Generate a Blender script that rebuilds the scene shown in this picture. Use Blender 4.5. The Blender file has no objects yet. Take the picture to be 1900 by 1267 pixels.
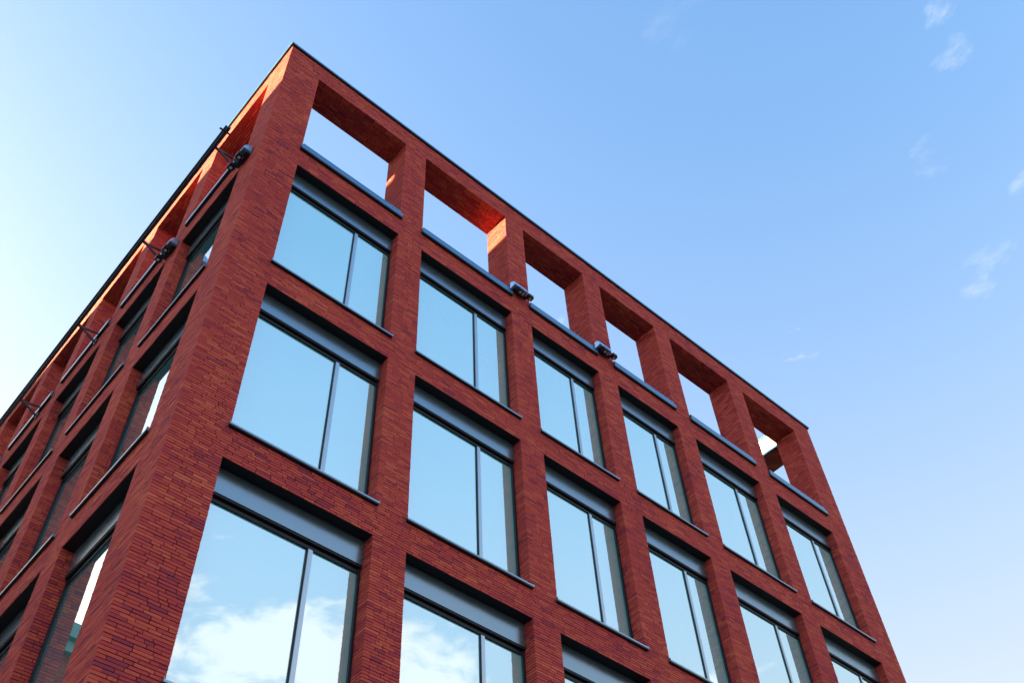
import bpy, math, random
import numpy as np
from mathutils import Matrix, Vector

R = math.radians
rnd = random.Random(7)
nrs = np.random.RandomState(11)
scene = bpy.context.scene

# ------------------------------------------------------------------ camera
ZT = 21.24                                   # height of the brick parapet above the street
cam_d = bpy.data.cameras.new('camera')
cam_d.sensor_fit = 'HORIZONTAL'
cam_d.sensor_width = 36.0
cam_d.lens = 36.0 * 1902.67 / 1900.0
cam_d.clip_start = 0.05
cam_d.clip_end = 6000
cam = bpy.data.objects.new('camera', cam_d)
cam.location = (-2.5807, -8.2027, ZT - 19.6442)
cam.rotation_euler = (2.4779, 0.0417, -0.7233)
scene.collection.objects.link(cam)
scene.camera = cam

# ------------------------------------------------------------------ sky and sun
SUN = Vector((-1.0, 2.3, 0.285)).normalized()          # towards the sun: low, behind the left-hand side
SUN_EL = math.asin(SUN.z)
SUN_AZ = math.atan2(SUN.x, SUN.y)                      # clockwise from +Y
world = bpy.data.worlds.new('World')
scene.world = world
world.use_nodes = True
wt = world.node_tree
wt.nodes.clear()


def N(t, typ, **kw):
    n = t.nodes.new(typ)
    for k, v in kw.items():
        if k in ('inp',):
            for a, b in v.items():
                n.inputs[a].default_value = b
        else:
            setattr(n, k, v)
    return n


def math_node(t, op, a=None, b=None, c=None, clamp=False):
    n = t.nodes.new('ShaderNodeMath')
    n.operation = op
    n.use_clamp = clamp
    for i, v in enumerate((a, b, c)):
        if v is None:
            continue
        if isinstance(v, (int, float)):
            n.inputs[i].default_value = v
        else:
            t.links.new(v, n.inputs[i])
    return n.outputs[0]


def smooth(t, v, lo, hi, a=0.0, b=1.0):
    n = t.nodes.new('ShaderNodeMapRange')
    n.interpolation_type = 'SMOOTHSTEP'
    n.inputs['From Min'].default_value = lo
    n.inputs['From Max'].default_value = hi
    n.inputs['To Min'].default_value = a
    n.inputs['To Max'].default_value = b
    t.links.new(v, n.inputs['Value'])
    return n.outputs['Result']


sky = N(wt, 'ShaderNodeTexSky', sky_type='NISHITA', sun_disc=False)
sky.sun_elevation = SUN_EL
sky.sun_rotation = SUN_AZ
sky.altitude = 0
sky.air_density = 1.0
sky.dust_density = 10.0
sky.ozone_density = 2.0
tc = N(wt, 'ShaderNodeTexCoord')
sep = N(wt, 'ShaderNodeSeparateXYZ')
wt.links.new(tc.outputs['Generated'], sep.inputs[0])
zc = math_node(wt, 'MAXIMUM', sep.outputs['Z'], 0.03)
px = math_node(wt, 'DIVIDE', sep.outputs['X'], zc)
py = math_node(wt, 'DIVIDE', sep.outputs['Y'], zc)
cxy = N(wt, 'ShaderNodeCombineXYZ')
wt.links.new(px, cxy.inputs[0])
wt.links.new(py, cxy.inputs[1])
nz = N(wt, 'ShaderNodeTexNoise', noise_dimensions='3D', inp={'Scale': 2.6, 'Detail': 9.0, 'Roughness': 0.62, 'Distortion': 0.35})
mp = N(wt, 'ShaderNodeMapping')
mp.inputs['Location'].default_value = (-2.683, 3.325, -6.047)
wt.links.new(cxy.outputs[0], mp.inputs[0])
wt.links.new(mp.outputs[0], nz.inputs['Vector'])
WISPS = [(0.419, 0.138, 0.08, 0.07), (0.608, -0.045, 0.055, 0.40), (0.647, -0.020, 0.045, 0.22), (0.932, 0.131, 0.05, 0.25),
         (0.738, 0.061, 0.05, 0.16), (0.852, 0.010, 0.05, 0.28), (0.908, 0.100, 0.06, 0.18)]
# a bank of cloud that thickens away from the sun, torn wisps before it
g = math_node(wt, 'ADD', math_node(wt, 'MULTIPLY', px, 0.35), math_node(wt, 'MULTIPLY', py, -1.0))
bank = smooth(wt, g, 1.0, 1.55, -0.10, 0.145)
nf = N(wt, 'ShaderNodeTexNoise', noise_dimensions='3D', inp={'Scale': 10.0, 'Detail': 8.0, 'Roughness': 0.6, 'Distortion': 0.8})
wt.links.new(cxy.outputs[0], nf.inputs['Vector'])
fine = math_node(wt, 'MULTIPLY', math_node(wt, 'SUBTRACT', nf.outputs['Fac'], 0.5), 0.42)
dens = math_node(wt, 'ADD', math_node(wt, 'ADD', nz.outputs['Fac'], bank), fine)
cloud = smooth(wt, dens, 0.585, 0.735, 0.0, 1.0)
# torn wisps ahead of the bank: (centre x, y on the cloud deck, radius, strength)
wn = N(wt, 'ShaderNodeTexNoise', noise_dimensions='3D', inp={'Scale': 24.0, 'Detail': 10.0, 'Roughness': 0.66, 'Distortion': 0.3})
wm = N(wt, 'ShaderNodeMapping')
wm.inputs['Scale'].default_value = (1.0, 0.55, 1.0)
wm.inputs['Rotation'].default_value = (0, 0, 0.5)
wt.links.new(cxy.outputs[0], wm.inputs[0])
wt.links.new(wm.outputs[0], wn.inputs['Vector'])
for (wx, wy, wr, ws) in WISPS:
    ddx = math_node(wt, 'DIVIDE', math_node(wt, 'SUBTRACT', px, wx), wr)
    ddy = math_node(wt, 'DIVIDE', math_node(wt, 'SUBTRACT', py, wy), wr)
    q2 = math_node(wt, 'ADD', math_node(wt, 'MULTIPLY', ddx, ddx), math_node(wt, 'MULTIPLY', ddy, ddy))
    fall = smooth(wt, q2, 0.0, 1.0, 0.07, -0.28)
    wv = math_node(wt, 'ADD', wn.outputs['Fac'], fall)
    wisp = math_node(wt, 'MULTIPLY', smooth(wt, wv, 0.52, 0.82), ws)
    cloud = math_node(wt, 'MAXIMUM', cloud, wisp)
mix = N(wt, 'ShaderNodeMix', data_type='RGBA')
wt.links.new(cloud, mix.inputs['Factor'])
bw_ = N(wt, 'ShaderNodeRGBToBW')
wt.links.new(sky.outputs[0], bw_.inputs[0])
hs = N(wt, 'ShaderNodeMix', data_type='RGBA', clamp_factor=False)
hs.inputs['Factor'].default_value = 1.6
wt.links.new(bw_.outputs[0], hs.inputs[6])
wt.links.new(sky.outputs[0], hs.inputs[7])
# thin high haze, denser towards the horizon
hz = math_node(wt, 'MULTIPLY', math_node(wt, 'POWER', math_node(wt, 'SUBTRACT', 1.0, zc, clamp=True), 2.0), 2.5)
hz = math_node(wt, 'ADD', math_node(wt, 'ADD', hz, 0.08), smooth(wt, g, 0.15, 1.3, 0.0, 0.14), clamp=True)
hm = N(wt, 'ShaderNodeMix', data_type='RGBA')
wt.links.new(hz, hm.inputs['Factor'])
wt.links.new(hs.outputs[2], hm.inputs[6])
hm.inputs[7].default_value = (0.90, 0.95, 1.02, 1)
wt.links.new(hm.outputs[2], mix.inputs[6])
mix.inputs[7].default_value = (1.36, 1.37, 1.41, 1)
bg = N(wt, 'ShaderNodeBackground')
bg.inputs['Strength'].default_value = 0.052
wt.links.new(mix.outputs[2], bg.inputs['Color'])
wo = N(wt, 'ShaderNodeOutputWorld')
wt.links.new(bg.outputs[0], wo.inputs[0])

sun_d = bpy.data.lights.new('sun', 'SUN')
sun_d.energy = 3.0
sun_d.angle = R(0.5)
sun_d.color = (1.0, 0.97, 0.47)
sun = bpy.data.objects.new('sun', sun_d)
sun.rotation_euler = SUN.to_track_quat('Z', 'Y').to_euler()
sun.location = (-20, 46, 40)
scene.collection.objects.link(sun)

scene.view_settings.view_transform = 'Standard'
scene.view_settings.look = 'None'
scene.view_settings.gamma = 1
scene.view_settings.exposure = 4.28
scene.view_settings.use_curve_mapping = False
scene.cycles.use_denoising = True
scene.cycles.max_bounces = 8
scene.cycles.diffuse_bounces = 4
scene.cycles.glossy_bounces = 5
scene.cycles.transparent_max_bounces = 10
scene.cycles.sample_clamp_indirect = 6.0

# ------------------------------------------------------------------ materials
MAT = {}


def mat(name, col=(0.5, 0.5, 0.5), rough=0.6, metal=0.0, spec=0.5):
    m = bpy.data.materials.new(name)
    m.use_nodes = True
    t = m.node_tree
    b = t.nodes['Principled BSDF']
    b.inputs['Base Color'].default_value = (*col, 1)
    b.inputs['Roughness'].default_value = rough
    b.inputs['Metallic'].default_value = metal
    b.inputs['Specular IOR Level'].default_value = spec
    MAT[name] = m
    return m, t, b


def vary(t, b, col, amt=0.12, scale=3.0, rough=None, bump=0.0, bscale=60.0):
    """fine procedural variation of colour, gloss and relief"""
    c = N(t, 'ShaderNodeTexCoord')
    n = N(t, 'ShaderNodeTexNoise', inp={'Scale': scale, 'Detail': 6.0, 'Roughness': 0.6})
    t.links.new(c.outputs['Object'], n.inputs['Vector'])
    mx = N(t, 'ShaderNodeMix', data_type='RGBA')
    t.links.new(n.outputs['Fac'], mx.inputs['Factor'])
    mx.inputs[6].default_value = (*[x * (1 - amt) for x in col], 1)
    mx.inputs[7].default_value = (*[min(1, x * (1 + amt)) for x in col], 1)
    t.links.new(mx.outputs[2], b.inputs['Base Color'])
    if rough:
        t.links.new(smooth(t, n.outputs['Fac'], 0.3, 0.7, rough[0], rough[1]), b.inputs['Roughness'])
    if bump:
        n2 = N(t, 'ShaderNodeTexNoise', inp={'Scale': bscale, 'Detail': 4.0})
        t.links.new(c.outputs['Object'], n2.inputs['Vector'])
        bp = N(t, 'ShaderNodeBump', inp={'Strength': bump, 'Distance': 0.004})
        t.links.new(n2.outputs['Fac'], bp.inputs['Height'])
        t.links.new(bp.outputs[0], b.inputs['Normal'])


def ramp(t, fac, stops):
    r = t.nodes.new('ShaderNodeValToRGB')
    e = r.color_ramp.elements
    while len(e) > 1:
        e.remove(e[-1])
    e[0].position = stops[0][0]
    e[0].color = (*stops[0][1], 1)
    for p_, c_ in stops[1:]:
        x = e.new(p_)
        x.color = (*c_, 1)
    t.links.new(fac, r.inputs[0])
    return r.outputs[0]


BRICK_STOPS = [(0.0, (0.265, 0.038, 0.064)), (0.18, (0.335, 0.043, 0.060)), (0.35, (0.425, 0.051, 0.055)),
               (0.60, (0.500, 0.070, 0.055)), (0.85, (0.57, 0.104, 0.064)), (1.0, (0.62, 0.142, 0.088))]


def brick_material():
    m, t, b = mat('brick', rough=0.86, spec=0.25)
    at = N(t, 'ShaderNodeAttribute', attribute_name='tone')
    c = N(t, 'ShaderNodeTexCoord')
    ge = N(t, 'ShaderNodeNewGeometry')
    n1 = N(t, 'ShaderNodeTexNoise', inp={'Scale': 26.0, 'Detail': 5.0, 'Roughness': 0.65})
    t.links.new(ge.outputs['Position'], n1.inputs['Vector'])
    n0 = N(t, 'ShaderNodeTexNoise', inp={'Scale': 0.9, 'Detail': 3.0})
    t.links.new(ge.outputs['Position'], n0.inputs['Vector'])
    f = math_node(t, 'ADD', at.outputs['Fac'], math_node(t, 'MULTIPLY', math_node(t, 'SUBTRACT', n1.outputs['Fac'], 0.5), 0.45))
    f = math_node(t, 'ADD', f, math_node(t, 'MULTIPLY', math_node(t, 'SUBTRACT', n0.outputs['Fac'], 0.5), 0.6), clamp=True)
    col = ramp(t, f, BRICK_STOPS)
    # lime bloom: a few pale smears
    n2 = N(t, 'ShaderNodeTexNoise', inp={'Scale': 7.5, 'Detail': 7.0, 'Roughness': 0.75})
    t.links.new(ge.outputs['Position'], n2.inputs['Vector'])
    n3 = N(t, 'ShaderNodeTexNoise', inp={'Scale': 90.0, 'Detail': 2.0})
    t.links.new(ge.outputs['Position'], n3.inputs['Vector'])
    bl = math_node(t, 'MULTIPLY', smooth(t, n2.outputs['Fac'], 0.62, 0.76), smooth(t, n3.outputs['Fac'], 0.45, 0.7))
    bl = math_node(t, 'MULTIPLY', bl, 0.7)
    mx = N(t, 'ShaderNodeMix', data_type='RGBA')
    t.links.new(bl, mx.inputs['Factor'])
    t.links.new(col, mx.inputs[6])
    mx.inputs[7].default_value = (0.46, 0.33, 0.31, 1)
    t.links.new(mx.outputs[2], b.inputs['Base Color'])
    bp = N(t, 'ShaderNodeBump', inp={'Strength': 0.7, 'Distance': 0.004})
    n4 = N(t, 'ShaderNodeTexNoise', inp={'Scale': 75.0, 'Detail': 5.0, 'Roughness': 0.7})
    t.links.new(ge.outputs['Position'], n4.inputs['Vector'])
    t.links.new(n4.outputs['Fac'], bp.inputs['Height'])
    t.links.new(bp.outputs[0], b.inputs['Normal'])
    return m


def brick_texture_material(name, axis):
    """coursed brick for walls that are never seen close"""
    m, t, b = mat(name, rough=0.9, spec=0.2)
    c = N(t, 'ShaderNodeNewGeometry')
    s = N(t, 'ShaderNodeSeparateXYZ')
    t.links.new(c.outputs['Position'], s.inputs[0])
    cb = N(t, 'ShaderNodeCombineXYZ')
    t.links.new(math_node(t, 'ADD', s.outputs['X'], s.outputs['Y']), cb.inputs[0])
    t.links.new(s.outputs['Z'], cb.inputs[1])
    br = N(t, 'ShaderNodeTexBrick', inp={'Scale': 1.0, 'Mortar Size': 0.004, 'Brick Width': 0.21, 'Row Height': 0.04375, 'Bias': -0.2})
    br.inputs['Color1'].default_value = (0.19, 0.04, 0.035, 1)
    br.inputs['Color2'].default_value = (0.33, 0.08, 0.05, 1)
    br.inputs['Mortar'].default_value = (0.04, 0.02, 0.02, 1)
    t.links.new(cb.outputs[0], br.inputs['Vector'])
    t.links.new(br.outputs['Color'], b.inputs['Base Color'])
    return m


brick_material()
brick_texture_material('brick_plain', 'X')
m, t, b = mat('mortar', rough=0.95, spec=0.1)
vary(t, b, (0.022, 0.010, 0.010), 0.3, 30)
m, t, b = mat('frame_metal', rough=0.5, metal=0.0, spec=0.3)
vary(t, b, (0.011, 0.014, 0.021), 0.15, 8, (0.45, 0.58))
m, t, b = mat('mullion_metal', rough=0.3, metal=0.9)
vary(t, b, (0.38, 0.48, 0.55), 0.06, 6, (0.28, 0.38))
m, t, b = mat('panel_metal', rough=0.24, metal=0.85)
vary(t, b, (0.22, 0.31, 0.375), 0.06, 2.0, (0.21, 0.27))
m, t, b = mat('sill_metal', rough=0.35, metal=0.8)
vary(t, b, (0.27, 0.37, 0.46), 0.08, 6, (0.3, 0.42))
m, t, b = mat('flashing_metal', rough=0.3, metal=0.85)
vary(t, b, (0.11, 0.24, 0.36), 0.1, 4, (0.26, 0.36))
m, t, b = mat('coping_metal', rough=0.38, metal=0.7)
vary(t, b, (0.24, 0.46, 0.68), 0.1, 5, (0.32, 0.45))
m, t, b = mat('black_metal', rough=0.45, metal=0.3)
vary(t, b, (0.016, 0.019, 0.026), 0.2, 20, (0.35, 0.5))
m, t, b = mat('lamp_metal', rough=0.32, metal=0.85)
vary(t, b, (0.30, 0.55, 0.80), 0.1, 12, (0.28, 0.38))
m, t, b = mat('rail_metal', rough=0.35, metal=0.6)
vary(t, b, (0.05, 0.065, 0.09), 0.15, 12, (0.3, 0.42))
m, t, b = mat('lens', rough=0.15, spec=0.8)
vary(t, b, (0.62, 0.6, 0.62), 0.1, 30)
m, t, b = mat('ceiling_white', rough=0.9)
vary(t, b, (0.72, 0.73, 0.72), 0.03, 2)
m, t, b = mat('screen_fabric', rough=0.95)
vary(t, b, (0.82, 0.83, 0.82), 0.03, 3)
m, t, b = mat('interior_wall', rough=0.9)
vary(t, b, (0.55, 0.56, 0.54), 0.05, 1.5)
m, t, b = mat('interior_floor', rough=0.7)
vary(t, b, (0.22, 0.22, 0.21), 0.15, 2)
m, t, b = mat('bulkhead', rough=0.8)
vary(t, b, (0.05, 0.055, 0.06), 0.1, 3)
m, t, b = mat('render_white', rough=0.85)
vary(t, b, (0.74, 0.72, 0.68), 0.05, 1.2)
m, t, b = mat('roof_felt', rough=0.95)
vary(t, b, (0.05, 0.05, 0.053), 0.2, 4)
m, t, b = mat('teal_metal', rough=0.45, metal=0.1)
vary(t, b, (0.10, 0.30, 0.29), 0.12, 2)
m, t, b = mat('fixture_white', rough=0.5)
vary(t, b, (0.8, 0.8, 0.78), 0.03, 8)
m, t, b = mat('pavers', rough=0.85)
c = N(t, 'ShaderNodeTexCoord')
br = N(t, 'ShaderNodeTexBrick', inp={'Scale': 1.0, 'Mortar Size': 0.008, 'Brick Width': 0.6, 'Row Height': 0.3})
br.inputs['Color1'].default_value = (0.085, 0.082, 0.08, 1)
br.inputs['Color2'].default_value = (0.11, 0.106, 0.10, 1)
br.inputs['Mortar'].default_value = (0.04, 0.04, 0.038, 1)
t.links.new(c.outputs['Object'], br.inputs['Vector'])
t.links.new(br.outputs['Color'], b.inputs['Base Color'])
m, t, b = mat('ground', rough=0.95)
vary(t, b, (0.055, 0.055, 0.054), 0.25, 0.05)


def glass_material(name, tint, refl_tint, base, bowed=0.0, film=0.12, body=(0.10, 0.55, 0.58)):
    m = bpy.data.materials.new(name)
    m.use_nodes = True
    t = m.node_tree
    t.nodes.clear()
    gl = N(t, 'ShaderNodeBsdfGlossy', inp={'Color': (*refl_tint, 1), 'Roughness': 0.004})
    tr = N(t, 'ShaderNodeBsdfTransparent', inp={'Color': (*tint, 1)})
    fr = N(t, 'ShaderNodeFresnel', inp={'IOR': 1.52})
    f = math_node(t, 'ADD', math_node(t, 'MULTIPLY', fr.outputs[0], 1.0 - base), base, clamp=True)
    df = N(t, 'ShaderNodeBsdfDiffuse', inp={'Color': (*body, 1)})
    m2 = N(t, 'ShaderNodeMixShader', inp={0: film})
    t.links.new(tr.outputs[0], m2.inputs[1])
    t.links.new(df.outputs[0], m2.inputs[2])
    mx = N(t, 'ShaderNodeMixShader')
    t.links.new(f, mx.inputs[0])
    t.links.new(m2.outputs[0], mx.inputs[1])
    t.links.new(gl.outputs[0], mx.inputs[2])
    if bowed:
        c = N(t, 'ShaderNodeNewGeometry')
        n = N(t, 'ShaderNodeTexNoise', inp={'Scale': 0.7, 'Detail': 1.0})
        t.links.new(c.outputs['Position'], n.inputs['Vector'])
        bp = N(t, 'ShaderNodeBump', inp={'Strength': 0.06, 'Distance': bowed})
        t.links.new(n.outputs['Fac'], bp.inputs['Height'])
        t.links.new(bp.outputs[0], gl.inputs['Normal'])
    o = N(t, 'ShaderNodeOutputMaterial')
    t.links.new(mx.outputs[0], o.inputs[0])
    MAT[name] = m


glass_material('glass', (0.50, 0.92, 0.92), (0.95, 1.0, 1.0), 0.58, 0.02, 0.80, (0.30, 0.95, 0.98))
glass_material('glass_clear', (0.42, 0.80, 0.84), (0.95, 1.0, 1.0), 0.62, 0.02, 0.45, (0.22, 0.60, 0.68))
glass_material('glass_blue', (0.25, 0.55, 0.8), (0.55, 0.82, 1.0), 0.5)

# ------------------------------------------------------------------ helpers
COL = scene.collection


class MB:
    """collects boxes, tubes and prisms; build() links them as one mesh object"""

    def __init__(self):
        self.v, self.f = [], []

    def box(self, x0, x1, y0, y1, z0, z1):
        i = len(self.v)
        self.v += [(x0, y0, z0), (x1, y0, z0), (x1, y1, z0), (x0, y1, z0), (x0, y0, z1), (x1, y0, z1), (x1, y1, z1), (x0, y1, z1)]
        self.f += [(i, i + 3, i + 2, i + 1), (i + 4, i + 5, i + 6, i + 7), (i, i + 1, i + 5, i + 4), (i + 1, i + 2, i + 6, i + 5),
                   (i + 2, i + 3, i + 7, i + 6), (i + 3, i, i + 4, i + 7)]
        return self

    def prism(self, pts, d):
        """closed outline pts (3-D, planar) pushed along vector d"""
        i = len(self.v)
        n = len(pts)
        d = Vector(d)
        self.v += [tuple(q) for q in pts] + [tuple(Vector(q) + d) for q in pts]
        self.f += [tuple(range(i + n - 1, i - 1, -1)), tuple(range(i + n, i + 2 * n))]
        self.f += [(i + k, i + (k + 1) % n, i + n + (k + 1) % n, i + n + k) for k in range(n)]
        return self

    def tube(self, p, q, r, n=12, r2=None):
        p, q = Vector(p), Vector(q)
        a = (q - p).normalized()
        u = a.orthogonal().normalized()
        w = a.cross(u)
        r2 = r if r2 is None else r2
        i = len(self.v)
        for c0, rr in ((p, r), (q, r2)):
            for k in range(n):
                th = 2 * math.pi * k / n
                self.v.append(tuple(c0 + u * math.cos(th) * rr + w * math.sin(th) * rr))
        self.f += [(i + k, i + (k + 1) % n, i + n + (k + 1) % n, i + n + k) for k in range(n)]
        self.f += [tuple(range(i + n - 1, i - 1, -1)), tuple(range(i + n, i + 2 * n))]
        return self

    def mesh(self, name, material, bevel=0.0):
        me = bpy.data.meshes.new(name)
        me.from_pydata(self.v, [], self.f)
        me.materials.append(MAT[material])
        if bevel:
            import bmesh
            bm = bmesh.new()
            bm.from_mesh(me)
            bmesh.ops.bevel(bm, geom=bm.edges[:], offset=bevel, segments=2, affect='EDGES', clamp_overlap=True)
            bm.to_mesh(me)
            bm.free()
        me.update()
        return me

    def build(self, name, material, parent=None, bevel=0.0, loc=None):
        return link(name, self.mesh(name, material, bevel), parent, loc)


def link(name, data, parent=None, loc=None, rotz=0.0):
    o = bpy.data.objects.new(name, data)
    COL.objects.link(o)
    if parent is not None:
        o.parent = parent
    if loc is not None:
        o.location = loc
    if rotz:
        o.rotation_euler = (0, 0, rotz)
    return o


def tag(o, label=None, cat=None, group=None, kind=None):
    for k, v in (('label', label), ('category', cat), ('group', group), ('kind', kind)):
        if v:
            o[k] = v
    return o


def copy_tree(o, parent=None):
    c_ = o.copy()
    COL.objects.link(c_)
    c_.parent = parent
    for ch in list(o.children):
        copy_tree(ch, c_)
    return c_


# ------------------------------------------------------------------ the setting
g_ = MB()
g_.v = [(-2500, -2500, 0), (2500, -2500, 0), (2500, 2500, 0), (-2500, 2500, 0)]
g_.f = [(0, 1, 2, 3)]
tag(g_.build('ground', 'ground'), 'flat grey city ground reaching to the horizon', 'ground', kind='structure')
pv = MB()
pv.box(-9, 40, -14, 40, 0.004, 0.10)
tag(pv.build('pavement', 'pavers'), 'grey slab pavement around the brick building', 'pavement', kind='structure')

# ------------------------------------------------------------------ the brick building: layout
XR = [(0.692, 2.836), (3.353, 5.520), (6.030, 7.834), (8.367, 10.169), (10.699, 12.795), (13.361, 15.410)]
YL = [(0.702, 2.574), (3.110, 4.955), (5.501, 7.386), (7.896, 9.782), (10.319, 12.200), (12.735, 14.610), (15.145, 17.020)]
XE, YE = 16.203, 17.72
CO = 0.04375                                       # one course
D_TOPB = 13 * CO                                   # under the top beam
D_SILL = 79 * CO                                   # bottom of the open parapet bays
HEADS = [CO * (92 + 80 * k) for k in range(5)]     # window heads, depth below the top
BOTS = [h + 68 * CO for h in HEADS]                # window sills
REV = 0.240                                        # reveal of the windows
SCR = 0.60                                         # thickness of the open screen
HB = 0.10                                          # brick bed depth
J = 0.0085                                         # joint

build = link('brick_office_building', None, loc=(0, 0, 0))
build.empty_display_size = 1.0
tag(build, 'red brick office block with deep grid of windows and open parapet bays', 'building')

# zones by depth: (d0, d1, openings?, depth of reveal)
ZONES = [(0.0, D_TOPB, False, 0)]
ZONES.append((D_TOPB, D_SILL, True, SCR))
ZONES.append((D_SILL, HEADS[0], False, 0))
for k in range(5):
    ZONES.append((HEADS[k], BOTS[k], True, REV))
    ZONES.append((BOTS[k], HEADS[k + 1] if k < 4 else ZT, False, 0))


# ------------------------------------------------------------------ mortar core
def core():
    a = MB()
    i = 0.010                                      # joint recess
    for face, OPS, end in (('r', XR, XE), ('l', YL, YE)):
        for (d0, d1, op, dep) in ZONES:
            z1, z0 = ZT - d0, ZT - d1
            th = SCR if d1 <= D_SILL + 0.01 else 0.42
            lo = i
            # the right face owns the corner
            def put(u0, u1, za, zb):
                if face == 'r':
                    a.box(u0, u1, i, th, za, zb)
                else:
                    a.box(i, th, u0, u1, za, zb)
            start = i if face == 'r' else th
            if op:
                edges = [start] + [e for o_ in OPS for e in o_] + [end - (i if face == 'r' else 0)]
                for k in range(0, len(edges), 2):
                    u0 = edges[k] + (i if k else 0)
                    u1 = edges[k + 1] - (i if k + 1 < len(edges) - 1 else 0)
                    put(u0, u1, z0, z1)
            else:
                # beams: piers run through, the stretches between are lifted by the joint at the soffit
                edges = [start] + [e for o_ in OPS for e in o_] + [end - (i if face == 'r' else 0)]
                for k in range(len(edges) - 1):
                    pier = k % 2 == 0
                    u0 = edges[k] + (i if (pier and k) else (-i if (not pier and k) else 0)) if not (k == 0) else edges[0]
                    u1 = edges[k + 1] + (-i if pier else i) if k + 1 < len(edges) - 1 else edges[-1]
                    if pier:
                        put(u0, u1, z0, z1)
                    else:
                        put(u0, u1, z0 + i if d1 < ZT - 0.01 else z0, z1 - (0.02 if d0 > 0 else 0))
    return a


core().build('mortar_core', 'mortar', build)

# plain brick walls on the two sides turned away
w = MB()
w.box(XE - 0.42, XE, 0.6, YE, 0.0, ZT - D_SILL)
w.box(0.42, XE - 0.42, YE - 0.42, YE, 0.0, ZT - D_SILL)
ez = [0.6, 0.63, 3.0, 3.6, 5.5, 6.1, 8.0, 8.6, 10.5, 11.1, 13.0, 13.6, 15.5, YE]
w.box(XE - 0.62, XE, 0.6, YE, ZT - D_TOPB, ZT)
for k in range(0, len(ez), 2):
    w.box(XE - 0.62, XE, ez[k], ez[k + 1], ZT - D_SILL, ZT - D_TOPB)
w.box(SCR, XE - 0.62, YE - 0.62, YE, ZT - D_TOPB, ZT)
for x0 in np.arange(0.62, 15.4, 2.9):
    w.box(x0, x0 + 0.55, YE - 0.62, YE, ZT - D_SILL, ZT - D_TOPB)
w.build('rear_wall', 'brick_plain', build)

# pale lining on the terrace side of the parapet beams
ln = MB()
ln.box(XE - 0.66, XE - 0.623, 0.64, YE - 0.7, ZT - D_TOPB + 0.06, ZT - 0.01)
ln.build('parapet_lining', 'render_white', build)
ln = MB()
ln.box(XE - 0.68, XE - 0.661, 0.64, YE - 0.7, ZT - D_TOPB + 0.02, ZT - D_TOPB + 0.075)
ln.build('drip_edge', 'coping_metal', build)

# ------------------------------------------------------------------ bricks
BR = []          # x0,x1,y0,y1,z0,z1,tone,face  (face: 0 right, 1 left, 2 other)


def tone():
    r_ = rnd.random()
    if r_ < 0.11:
        return rnd.uniform(0.05, 0.28)
    if r_ < 0.60:
        return rnd.uniform(0.34, 0.60)
    return rnd.uniform(0.55, 0.88)


def lengths(u0, u1):
    """split a run into bricks of the wild bond"""
    out = []
    u = u0
    first = True
    while u1 - u > 1e-4:
        L = rnd.choice((0.212, 0.212, 0.205, 0.218, 0.158, 0.104))
        if first:
            L = rnd.choice((0.212, 0.158, 0.104, 0.19))
            first = False
        L *= rnd.uniform(0.96, 1.04)
        if u1 - u - L < 0.075:
            L = u1 - u
            if L > 0.25:
                out.append((u, u + L * 0.5))
                u += L * 0.5
                L = u1 - u
        out.append((u, u + L))
        u += L
    return out


def run(face, u0, u1, z0, z1):
    for a, b_ in lengths(u0, u1):
        pr = rnd.uniform(-0.003, 0.001)
        a2 = a + (J / 2 if a > u0 + 1e-6 else 0.0)         # flush at the ends of a run
        b2 = b_ - (J / 2 if b_ < u1 - 1e-6 else 0.0)
        if face == 'r':
            BR.append((a2, b2, pr, HB, z0, z1, tone(), 0))
        else:
            BR.append((pr, HB, a2, b2, z0, z1, tone(), 1))


def jamb(face, edge, sgn, v0, v1, z0, z1):
    """bricks of a reveal: edge at u=edge, the brick body lies towards sgn"""
    for a, b_ in lengths(v0, v1):
        pr = rnd.uniform(-0.0025, 0.001)
        e0 = edge + pr * sgn
        e1 = edge + sgn * HB
        lo, hi = min(e0, e1), max(e0, e1)
        aa = a + (J / 2 if a > 0.001 else rnd.uniform(-0.002, 0.001))
        if face == 'r':
            BR.append((lo, hi, aa, b_ - J / 2, z0, z1, tone(), 0 if a < 0.01 else 2))
        else:
            BR.append((aa, b_ - J / 2, lo, hi, z0, z1, tone(), 1 if a < 0.01 else 2))


n_courses = int(ZT / CO)
for c_i in range(n_courses):
    d0 = c_i * CO
    zt_, zb_ = ZT - d0 - J * 0.5, ZT - d0 - CO + J * 0.5
    wob = rnd.uniform(-0.0012, 0.0012)
    zt_ += wob
    zb_ += wob
    odd = c_i % 2
    dm = d0 + CO / 2
    zone = next((q for q in ZONES if q[0] <= dm < q[1]), None)
    if zone is None:
        continue
    for face, OPS, end in (('r', XR, XE), ('l', YL, YE)):
        corner = 0.0
        if face == 'r':
            corner = 0.0 if odd else HB
        else:
            corner = HB if odd else 0.0
        if not zone[2]:
            run(face, corner, end, zb_, zt_)
        else:
            edges = [corner] + [e for o_ in OPS for e in o_] + [end]
            for k in range(0, len(edges), 2):
                a, b_ = edges[k], edges[k + 1]
                flip = rnd.random() < 0.12
                od = odd ^ flip
                a1, b1 = a, b_
                if k > 0:                       # left edge borders an opening
                    if od:
                        a1 = a + HB
                        jamb(face, a, +1, 0.0, zone[3], zb_, zt_)
                    else:
                        jamb(face, a, +1, HB, zone[3], zb_, zt_)
                if k + 2 < len(edges):          # right edge borders an opening
                    if not od:
                        b1 = b_ - HB
                        jamb(face, b_, -1, 0.0, zone[3], zb_, zt_)
                    else:
                        jamb(face, b_, -1, HB, zone[3], zb_, zt_)
                if b1 - a1 > 0.02:
                    run(face, a1, b1, zb_, zt_)

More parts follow.
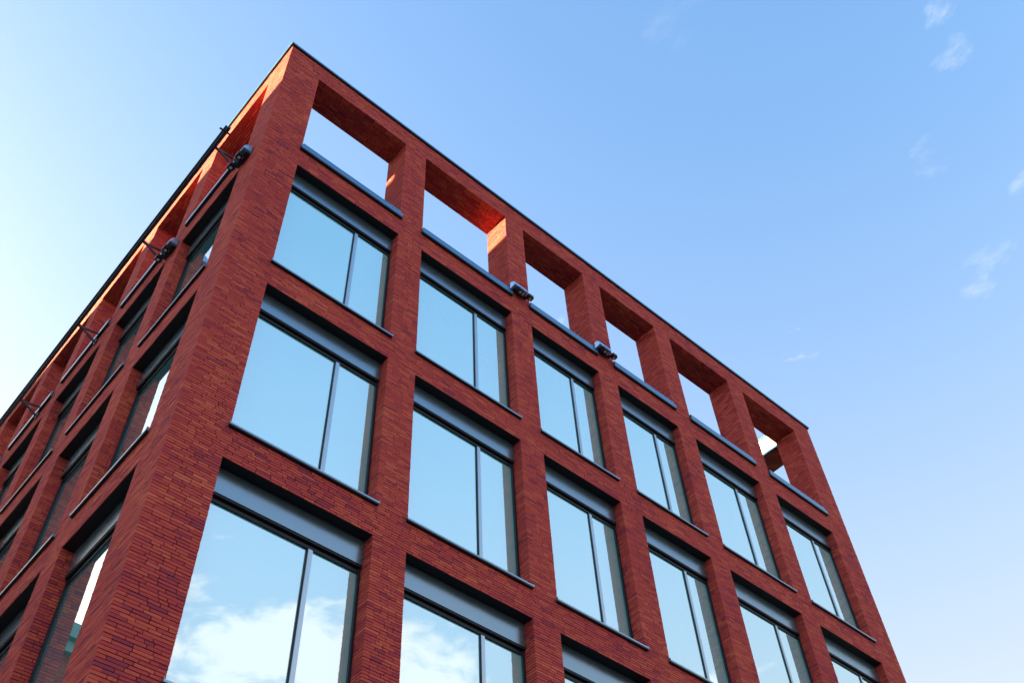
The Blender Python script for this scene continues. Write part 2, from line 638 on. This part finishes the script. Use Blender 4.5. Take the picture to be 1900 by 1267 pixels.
# bricks laid along the soffits
for (d0, d1, op, dep) in ZONES:
    if not op or dep < SCR:
        continue
    zs = ZT - d0 + J * 0.5
    for face, OPS in (('r', XR), ('l', YL)):
        for (u0, u1) in OPS:
            nrow = max(1, round((dep - HB) / 0.05))
            for r_i in range(nrow):
                v0 = HB + (dep - HB) * r_i / nrow + J / 2
                v1 = HB + (dep - HB) * (r_i + 1) / nrow - J / 2
                for a, b_ in lengths(u0 - 0.02, u1 + 0.02):
                    dz = rnd.uniform(-0.001, 0.0025)
                    if face == 'r':
                        BR.append((a + J / 2, b_ - J / 2, v0, v1, zs + dz, zs + 0.04, tone(), 2))
                    else:
                        BR.append((v0, v1, a + J / 2, b_ - J / 2, zs + dz, zs + 0.04, tone(), 2))

B = np.array(BR)
BQ = np.array([(0, 3, 2, 1), (4, 5, 6, 7), (0, 1, 5, 4), (1, 2, 6, 5), (2, 3, 7, 6), (3, 0, 4, 7)])


def brick_verts(A):
    n = len(A)
    V = np.empty((n, 8, 3))
    sx = [0, 1, 1, 0, 0, 1, 1, 0]
    sy = [0, 0, 1, 1, 0, 0, 1, 1]
    sz = [0, 0, 0, 0, 1, 1, 1, 1]
    for k in range(8):
        V[:, k, 0] = A[:, 0 + sx[k]]
        V[:, k, 1] = A[:, 2 + sy[k]]
        V[:, k, 2] = A[:, 4 + sz[k]]
    V += nrs.uniform(-0.0013, 0.0013, V.shape)
    return V


def brick_mesh(name, V, tones):
    n = len(V)
    me = bpy.data.meshes.new(name)
    F = (BQ[None] + 8 * np.arange(n)[:, None, None]).reshape(-1)
    me.vertices.add(n * 8)
    me.vertices.foreach_set('co', V.reshape(-1))
    me.loops.add(len(F))
    me.loops.foreach_set('vertex_index', F)
    me.polygons.add(n * 6)
    me.polygons.foreach_set('loop_start', np.arange(0, len(F), 4))
    me.polygons.foreach_set('loop_total', np.full(n * 6, 4))
    me.polygons.foreach_set('use_smooth', np.zeros(n * 6, dtype=bool))
    me.update(calc_edges=True)
    at = me.attributes.new('tone', 'FLOAT', 'FACE')
    at.data.foreach_set('value', np.repeat(tones, 6))
    me.materials.append(MAT['brick'])
    return me


# the 300 bricks that show largest in the photograph are parts of their own
bpy.context.view_layer.update()
Mi = np.array(cam.matrix_world.inverted())


def to_px(P):
    q = P @ Mi[:3, :3].T + Mi[:3, 3]
    f_ = 1902.67
    return np.stack([950 + f_ * q[:, 0] / -q[:, 2], 633.5 - f_ * q[:, 1] / -q[:, 2]], 1), -q[:, 2]


V_all = brick_verts(B)
ctr = V_all.mean(1)
pxy, dep_ = to_px(ctr)
area = np.zeros(len(B))
fr_ = B[:, 7] == 0
c4 = [to_px(np.stack([B[:, i_], B[:, 2], B[:, k_]], 1))[0] for i_, k_ in ((0, 4), (1, 4), (1, 5), (0, 5))]
for i_ in range(4):
    p_, q_ = c4[i_], c4[(i_ + 1) % 4]
    area += 0.5 * (p_[:, 0] * q_[:, 1] - q_[:, 0] * p_[:, 1])
area = np.abs(area)
ok = fr_ & (pxy[:, 0] > 4) & (pxy[:, 0] < 1896) & (pxy[:, 1] > 4) & (pxy[:, 1] < 1262) & (dep_ > 0)
area[~ok] = 0
big = np.argsort(-area)[:300]
mask = np.ones(len(B), bool)
mask[big] = False
for k in big:
    c0 = ctr[k]
    link('brick', brick_mesh('brick', V_all[k:k + 1] - c0, B[k:k + 1, 6]), build, tuple(c0))
bw = link('brickwork', brick_mesh('brickwork', V_all[mask], B[mask, 6]), build)
bw['kind'] = 'stuff'

# ------------------------------------------------------------------ windows
MULL = 0.650


def window_meshes(wd, glass='glass'):
    """local frame: x along the wall from the viewer's left, y into the wall, z from the sill"""
    hh = HEADS[1] - HEADS[0] - 12 * CO            # opening height
    top = hh
    gz1 = top - 0.485                             # top of the glass
    gz0 = 0.05
    mx0 = wd * MULL
    d = {}
    f = MB()
    f.box(0.004, 0.040, 0.195, 0.275, 0.012, top - 0.40)               # left stile
    f.box(wd - 0.040, wd - 0.004, 0.195, 0.275, 0.012, top - 0.40)     # right stile
    f.box(0.040, wd - 0.040, 0.215, 0.275, 0.012, gz0)                 # bottom rail
    f.box(0.040, wd - 0.040, 0.206, 0.275, gz1, top - 0.44)            # top rail
    f.box(0.040, wd - 0.040, 0.230, 0.280, top - 0.44, top - 0.385)    # screen slot
    d['frame'] = f.mesh('window', 'frame_metal')
    m_ = MB()
    m_.box(mx0, mx0 + 0.064, 0.204, 0.273, gz0, gz1)
    d['mullion'] = m_.mesh('mullion', 'mullion_metal', 0.003)
    s_ = MB()
    s_.box(mx0 - 0.016, mx0 - 0.001, 0.212, 0.274, gz0 + 0.001, gz1 - 0.001)
    d['bead'] = s_.mesh('glazing_bead', 'frame_metal')
    p_ = MB()
    p_.box(0.041, mx0 - 0.017, 0.228, 0.240, gz0 + 0.001, gz1 - 0.001)
    d['pane_a'] = p_.mesh('pane', glass)
    p_ = MB()
    p_.box(mx0 + 0.065, wd - 0.041, 0.228, 0.240, gz0 + 0.001, gz1 - 0.001)
    d['pane_b'] = p_.mesh('pane', glass)
    if glass == 'glass':
        r_ = MB()
        r_.box(0.030, wd - 0.030, 0.2765, 0.2790, gz0, gz1 - 0.30)
        d['screen'] = r_.mesh('roller_screen', 'screen_fabric')
    h_ = MB()
    h_.box(0.006, wd - 0.006, 0.160, 0.190, top - 0.385, top - 0.004)
    d['panel'] = h_.mesh('header_panel', 'panel_metal', 0.003)
    l_ = MB()
    l_.box(0.006, wd - 0.006, 0.170, 0.226, top - 0.412, top - 0.386)
    d['lip'] = l_.mesh('screen_rail', 'frame_metal')
    k_ = MB()
    k_.box(-0.028, wd + 0.028, -0.045, -0.006, -0.012, 0.014)          # nose
    k_.box(0.003, wd - 0.003, -0.006, 0.214, -0.004, 0.011)            # slope
    k_.box(-0.034, -0.028, -0.047, -0.004, -0.014, 0.040)              # end caps
    k_.box(wd + 0.028, wd + 0.034, -0.047, -0.004, -0.014, 0.040)
    d['sill'] = k_.mesh('sill', 'sill_metal')
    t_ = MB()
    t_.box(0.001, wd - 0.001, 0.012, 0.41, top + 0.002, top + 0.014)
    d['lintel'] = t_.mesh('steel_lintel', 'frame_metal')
    k_ = MB()
    k_.box(-0.026, wd + 0.026, -0.043, -0.003, -0.036, -0.0125)  # black box painting in the shade under the nose
    d['shade_strip'] = k_.mesh('shade_strip', 'frame_metal')
    d['reveal'] = reveal_mesh(wd)
    return d


def reveal_mesh(wd):
    a = MB()
    a.box(0.002, 0.018, 0.282, 0.54, -0.3, 2.60)
    a.box(wd - 0.018, wd - 0.002, 0.282, 0.54, -0.3, 2.60)
    return a.mesh('inner_reveal', 'ceiling_white')


def make_window(d, loc, rotz):
    w_ = link('window', d['frame'], build, loc, rotz)
    for nm, key in (('pane', 'pane_a'), ('pane', 'pane_b'), ('mullion', 'mullion'), ('glazing_bead', 'bead'),
                    ('header_panel', 'panel'), ('screen_rail', 'lip'), ('sill', 'sill'), ('shade_strip', 'shade_strip'), ('steel_lintel', 'lintel'), ('inner_reveal', 'reveal'), ('roller_screen', 'screen')):
        if key not in d:
            continue
        q_ = link(nm, d[key], w_)
        if nm == 'pane':
            q_.rotation_euler = (rnd.uniform(-0.0012, 0.0012), 0, rnd.uniform(-0.0012, 0.0012))
    return w_


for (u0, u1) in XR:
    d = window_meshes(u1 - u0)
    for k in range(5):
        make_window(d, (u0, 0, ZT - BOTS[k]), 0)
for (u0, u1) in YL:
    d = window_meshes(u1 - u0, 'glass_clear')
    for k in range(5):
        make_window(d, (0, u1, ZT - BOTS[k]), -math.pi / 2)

# ------------------------------------------------------------------ metal flashings of the open bays
def bay_sill(wd):
    a = MB()
    a.box(-0.030, wd + 0.030, -0.055, -0.006, -0.030, 0.068)
    a.box(0.004, wd - 0.004, -0.006, 0.58, -0.010, 0.012)
    u = MB()
    u.box(0.006, wd - 0.006, -0.034, 0.020, 0.108, 0.160)
    dr = MB()
    dr.box(-0.028, wd + 0.028, -0.053, -0.003, -0.066, -0.0305)  # black boxes standing in for shade under the nose and below the upstand
    dr.box(0.005, wd - 0.005, -0.012, 0.030, 0.0125, 0.1075)
    return a.mesh('parapet_sill', 'flashing_metal', 0.003), dr.mesh('shade_strip', 'frame_metal'), u.mesh('upstand', 'flashing_metal', 0.003)


for (u0, u1) in XR:
    a, dr, u = bay_sill(u1 - u0)
    s_ = link('parapet_sill', a, build, (u0, 0, ZT - D_SILL))
    link('upstand', u, s_)
    link('shade_strip', dr, s_)
for (u0, u1) in YL:
    a, dr, u = bay_sill(u1 - u0)
    s_ = link('parapet_sill', a, build, (0, u1, ZT - D_SILL), -math.pi / 2)
    link('upstand', u, s_)
    link('shade_strip', dr, s_)

def ring(o_, z0, z1):
    c_ = MB()
    c_.box(-o_, XE + o_, -o_, SCR + 0.03, z0, z1)
    c_.box(-o_, SCR + 0.03, SCR + 0.03, YE + o_, z0, z1)
    c_.box(XE - 0.65, XE + o_, SCR + 0.03, YE + o_, z0, z1)
    c_.box(SCR + 0.03, XE - 0.65, YE - 0.65, YE + o_, z0, z1)
    return c_


cp = ring(0.046, ZT + 0.036, ZT + 0.080)
ring(0.034, ZT + 0.003, ZT + 0.0355).build('coping_shade_band', 'frame_metal', build)  # black band drawn as the shaded underside of the coping
cp.build('coping', 'coping_metal', build)

# ------------------------------------------------------------------ inside: slabs, ceilings, core, roof
for k in range(5):
    zc_ = ZT - HEADS[k] - 0.10
    fl = MB()
    fl.box(0.42, XE - 0.43, 0.42, YE - 0.43, ZT - BOTS[k] - 0.40, ZT - BOTS[k] - 0.06)
    fl.build('floor_slab', 'interior_floor', build)
    ce = MB()
    ce.box(0.78, XE - 0.43, 0.78, YE - 0.43, zc_, zc_ + 0.05)
    ce.build('ceiling', 'ceiling_white', build)
    bk = MB()
    bk.box(0.43, XE - 0.43, 0.43, 0.78, zc_ - 0.06, zc_ + 0.10)
    bk.box(0.43, 0.78, 0.78, YE - 0.43, zc_ - 0.06, zc_ + 0.10)
    bk.build('bulkhead', 'bulkhead', build)
    iw = MB()
    iw.box(5.5, 14.0, 5.2, 14.5, ZT - BOTS[k] - 0.06, zc_)
    iw.build('interior_wall', 'interior_wall', build)
rf = MB()
rf.box(0.42, XE - 0.43, 0.42, YE - 0.43, ZT - HEADS[0] + 0.12, ZT - HEADS[0] + 0.36)
rf.build('roof', 'roof_felt', build)
pr_ = MB()
pr_.box(4.3, 13.3, 6.0, 14.0, ZT - HEADS[0] + 0.36, ZT + 0.12)  # unseen block added on the roof to keep sun off the farther jambs
pr_.build('roof_sun_block', 'roof_felt', build)

# ------------------------------------------------------------------ floodlights
def floodlight_parts():
    h_ = MB()      # hood: rounded top, local x along the wall, -y out of the wall
    n = 10
    pts = []
    for k in range(n + 1):
        th = math.pi / 2 * k / n
        pts.append((-0.19, -0.15 * math.sin(th) - 0.01, 0.02 + 0.15 * math.cos(th)))
    pts += [(-0.19, -0.16, -0.02), (-0.19, -0.01, -0.04)]
    h_.prism(pts, (0.34, 0, 0))
    b_ = MB()
    b_.box(-0.15, 0.20, -0.09, -0.012, -0.070, -0.041)
    return h_, b_


def floodlight(name, loc, rotz, label, group, flip=1):
    r_ = link(name, None, loc=loc, rotz=rotz)
    tag(r_, label, 'floodlight', group)
    h_, b_ = floodlight_parts()
    if flip < 0:
        for q_ in (h_, b_):
            q_.v = [(-x_, y_, z_) for x_, y_, z_ in q_.v]
            q_.f = [tuple(reversed(f_)) for f_ in q_.f]
    h_.build('hood', 'lamp_metal', r_, 0.012)
    b_.build('mounting_bracket', 'black_metal', r_, 0.006)
    for x_, y_ in ((-0.04 * flip, -0.135), (0.215 * flip, -0.135)):
        s_ = MB()
        s_.box(x_ - 0.065, x_ + 0.065, y_ - 0.055, y_ + 0.05, -0.135, -0.042)
        sp = s_.build('spot_head', 'black_metal', r_, 0.012)
        l_ = MB()
        l_.tube((x_, y_, -0.136), (x_, y_, -0.146), 0.026, 14)
        l_.build('lens', 'lens', sp)
    a_ = MB()
    a_.tube((0.05, -0.10, -0.076), (0.05, -0.10, -0.12), 0.03, 12)
    a_.build('sensor', 'sill_metal', r_)
    return r_


GF = 'floodlights fixed to the piers under the open parapet bays'
floodlight('floodlight', (5.70, 0, ZT - 3.27), 0, 'dark floodlight on the right facade, between second and third open parapet bays', GF)
floodlight('floodlight', (8.02, 0, ZT - 3.27), 0, 'dark floodlight on the right facade, between third and fourth open parapet bays', GF)
floodlight('floodlight', (0, 0.52, ZT - 3.95), -math.pi / 2, 'dark floodlight on the left facade, on the corner pier beside first bracket', GF, -1)
floodlight('floodlight', (0, 2.92, ZT - 3.95), -math.pi / 2, 'dark floodlight on the left facade, second pier back beside second bracket', GF, -1)

# ------------------------------------------------------------------ rail on brackets along the left facade
rail = link('bracketed_rail', None, loc=(0, 0.4, ZT - 3.4))
tag(rail, 'long black rail held out from the left facade on triangular brackets', 'rail')
RX, RZ = -0.455, 0.0
t_ = MB()
t_.box(RX - 0.03, RX + 0.03, 0.08, 16.9, RZ - 0.035, RZ + 0.035)
t_.build('rail_beam', 'rail_metal', rail, 0.008)
t_ = MB()
t_.tube((RX - 0.045, 0.12, RZ + 0.055), (RX - 0.045, 16.9, RZ + 0.055), 0.02, 12)
t_.build('guide_tube', 'rail_metal', rail)
t_ = MB()
t_.tube((RX - 0.12, 0.20, RZ + 0.01), (RX + 0.09, 0.20, RZ + 0.01), 0.018, 10)
t_.build('end_stop', 'black_metal', rail)
for k in range(7):
    y_ = 0.55 + 2.49 * k
    bm_ = MB()
    # vertical triangular plate with an open middle: two flat legs, a nose and a wall plate
    def leg(p_, q_, hw, th):
        p_, q_ = Vector(p_), Vector(q_)
        d_ = (q_ - p_).normalized()
        nrm = Vector((-d_.z, 0, d_.x)) * hw
        y0 = Vector((0, -th / 2, 0))
        bm_.prism([p_ + nrm + y0, q_ + nrm + y0, q_ - nrm + y0, p_ - nrm + y0], (0, th, 0))
    leg((RX + 0.02, y_, RZ - 0.02), (RX + 0.14, y_, RZ - 0.045), 0.03, 0.030)
    leg((RX + 0.12, y_, RZ - 0.03), (-0.035, y_, RZ + 0.03), 0.02, 0.024)
    leg((RX + 0.12, y_, RZ - 0.055), (-0.035, y_, RZ - 0.24), 0.02, 0.026)
    bm_.box(-0.036, -0.004, y_ - 0.04, y_ + 0.04, RZ - 0.29, RZ + 0.07)
    bm_.build('bracket', 'rail_metal', rail)

# ------------------------------------------------------------------ ceiling fixtures behind the glass
GFX = 'round ceiling diffusers behind the corner windows'
for k, lb in ((1, 'round white ceiling diffuser seen through the second corner window down'),
              (2, 'round white ceiling diffuser seen through the third corner window down')):
    zc_ = ZT - HEADS[k] - 0.10
    r_ = link('ceiling_diffuser', None, loc=(2.3, 1.75, zc_))
    tag(r_, lb, 'diffuser', GFX)
    a = MB()
    a.tube((0, 0, -0.002), (0, 0, -0.03), 0.16, 24, 0.13)
    a.build('rim', 'fixture_white', r_)
    a = MB()
    a.tube((0, 0, -0.031), (0, 0, -0.05), 0.07, 20)
    a.build('cone', 'bulkhead', r_)

# ------------------------------------------------------------------ brick neighbour mirrored in the left-hand windows
nb = link('brick_neighbour', None, loc=(-12, 21, 0))
tag(nb, 'brick building with teal cornice mirrored in the lower left facade windows', 'building')
NT = ZT + 0.95
a = MB()
a.box(-14, 7.5, 0, 12, 0, NT - 0.9)
a.build('wall', 'brick_plain', nb)
a = MB()
a.box(-14.25, 7.75, -0.25, 12.2, NT - 0.9, NT - 0.5)
a.box(-14.45, 7.95, -0.45, 12.4, NT - 0.5, NT)
a.build('cornice', 'teal_metal', nb)
for r_i in range(6):
    for c_i in range(8):
        x0 = -13.4 + c_i * 2.6
        z0 = NT - 5.2 - r_i * 3.5
        if z0 < 0.4:
            continue
        f = MB()
        f.box(x0, x0 + 2.0, -0.06, 0.05, z0 + 2.35, z0 + 2.85)
        f.box(x0, x0 + 0.12, -0.05, 0.05, z0, z0 + 2.35)
        f.box(x0 + 1.88, x0 + 2.0, -0.05, 0.05, z0, z0 + 2.35)
        w_ = f.build('window', 'teal_metal', nb)
        p_ = MB()
        p_.box(x0 + 0.12, x0 + 1.88, -0.03, -0.01, z0, z0 + 2.35)
        p_.build('pane', 'glass_blue', w_)
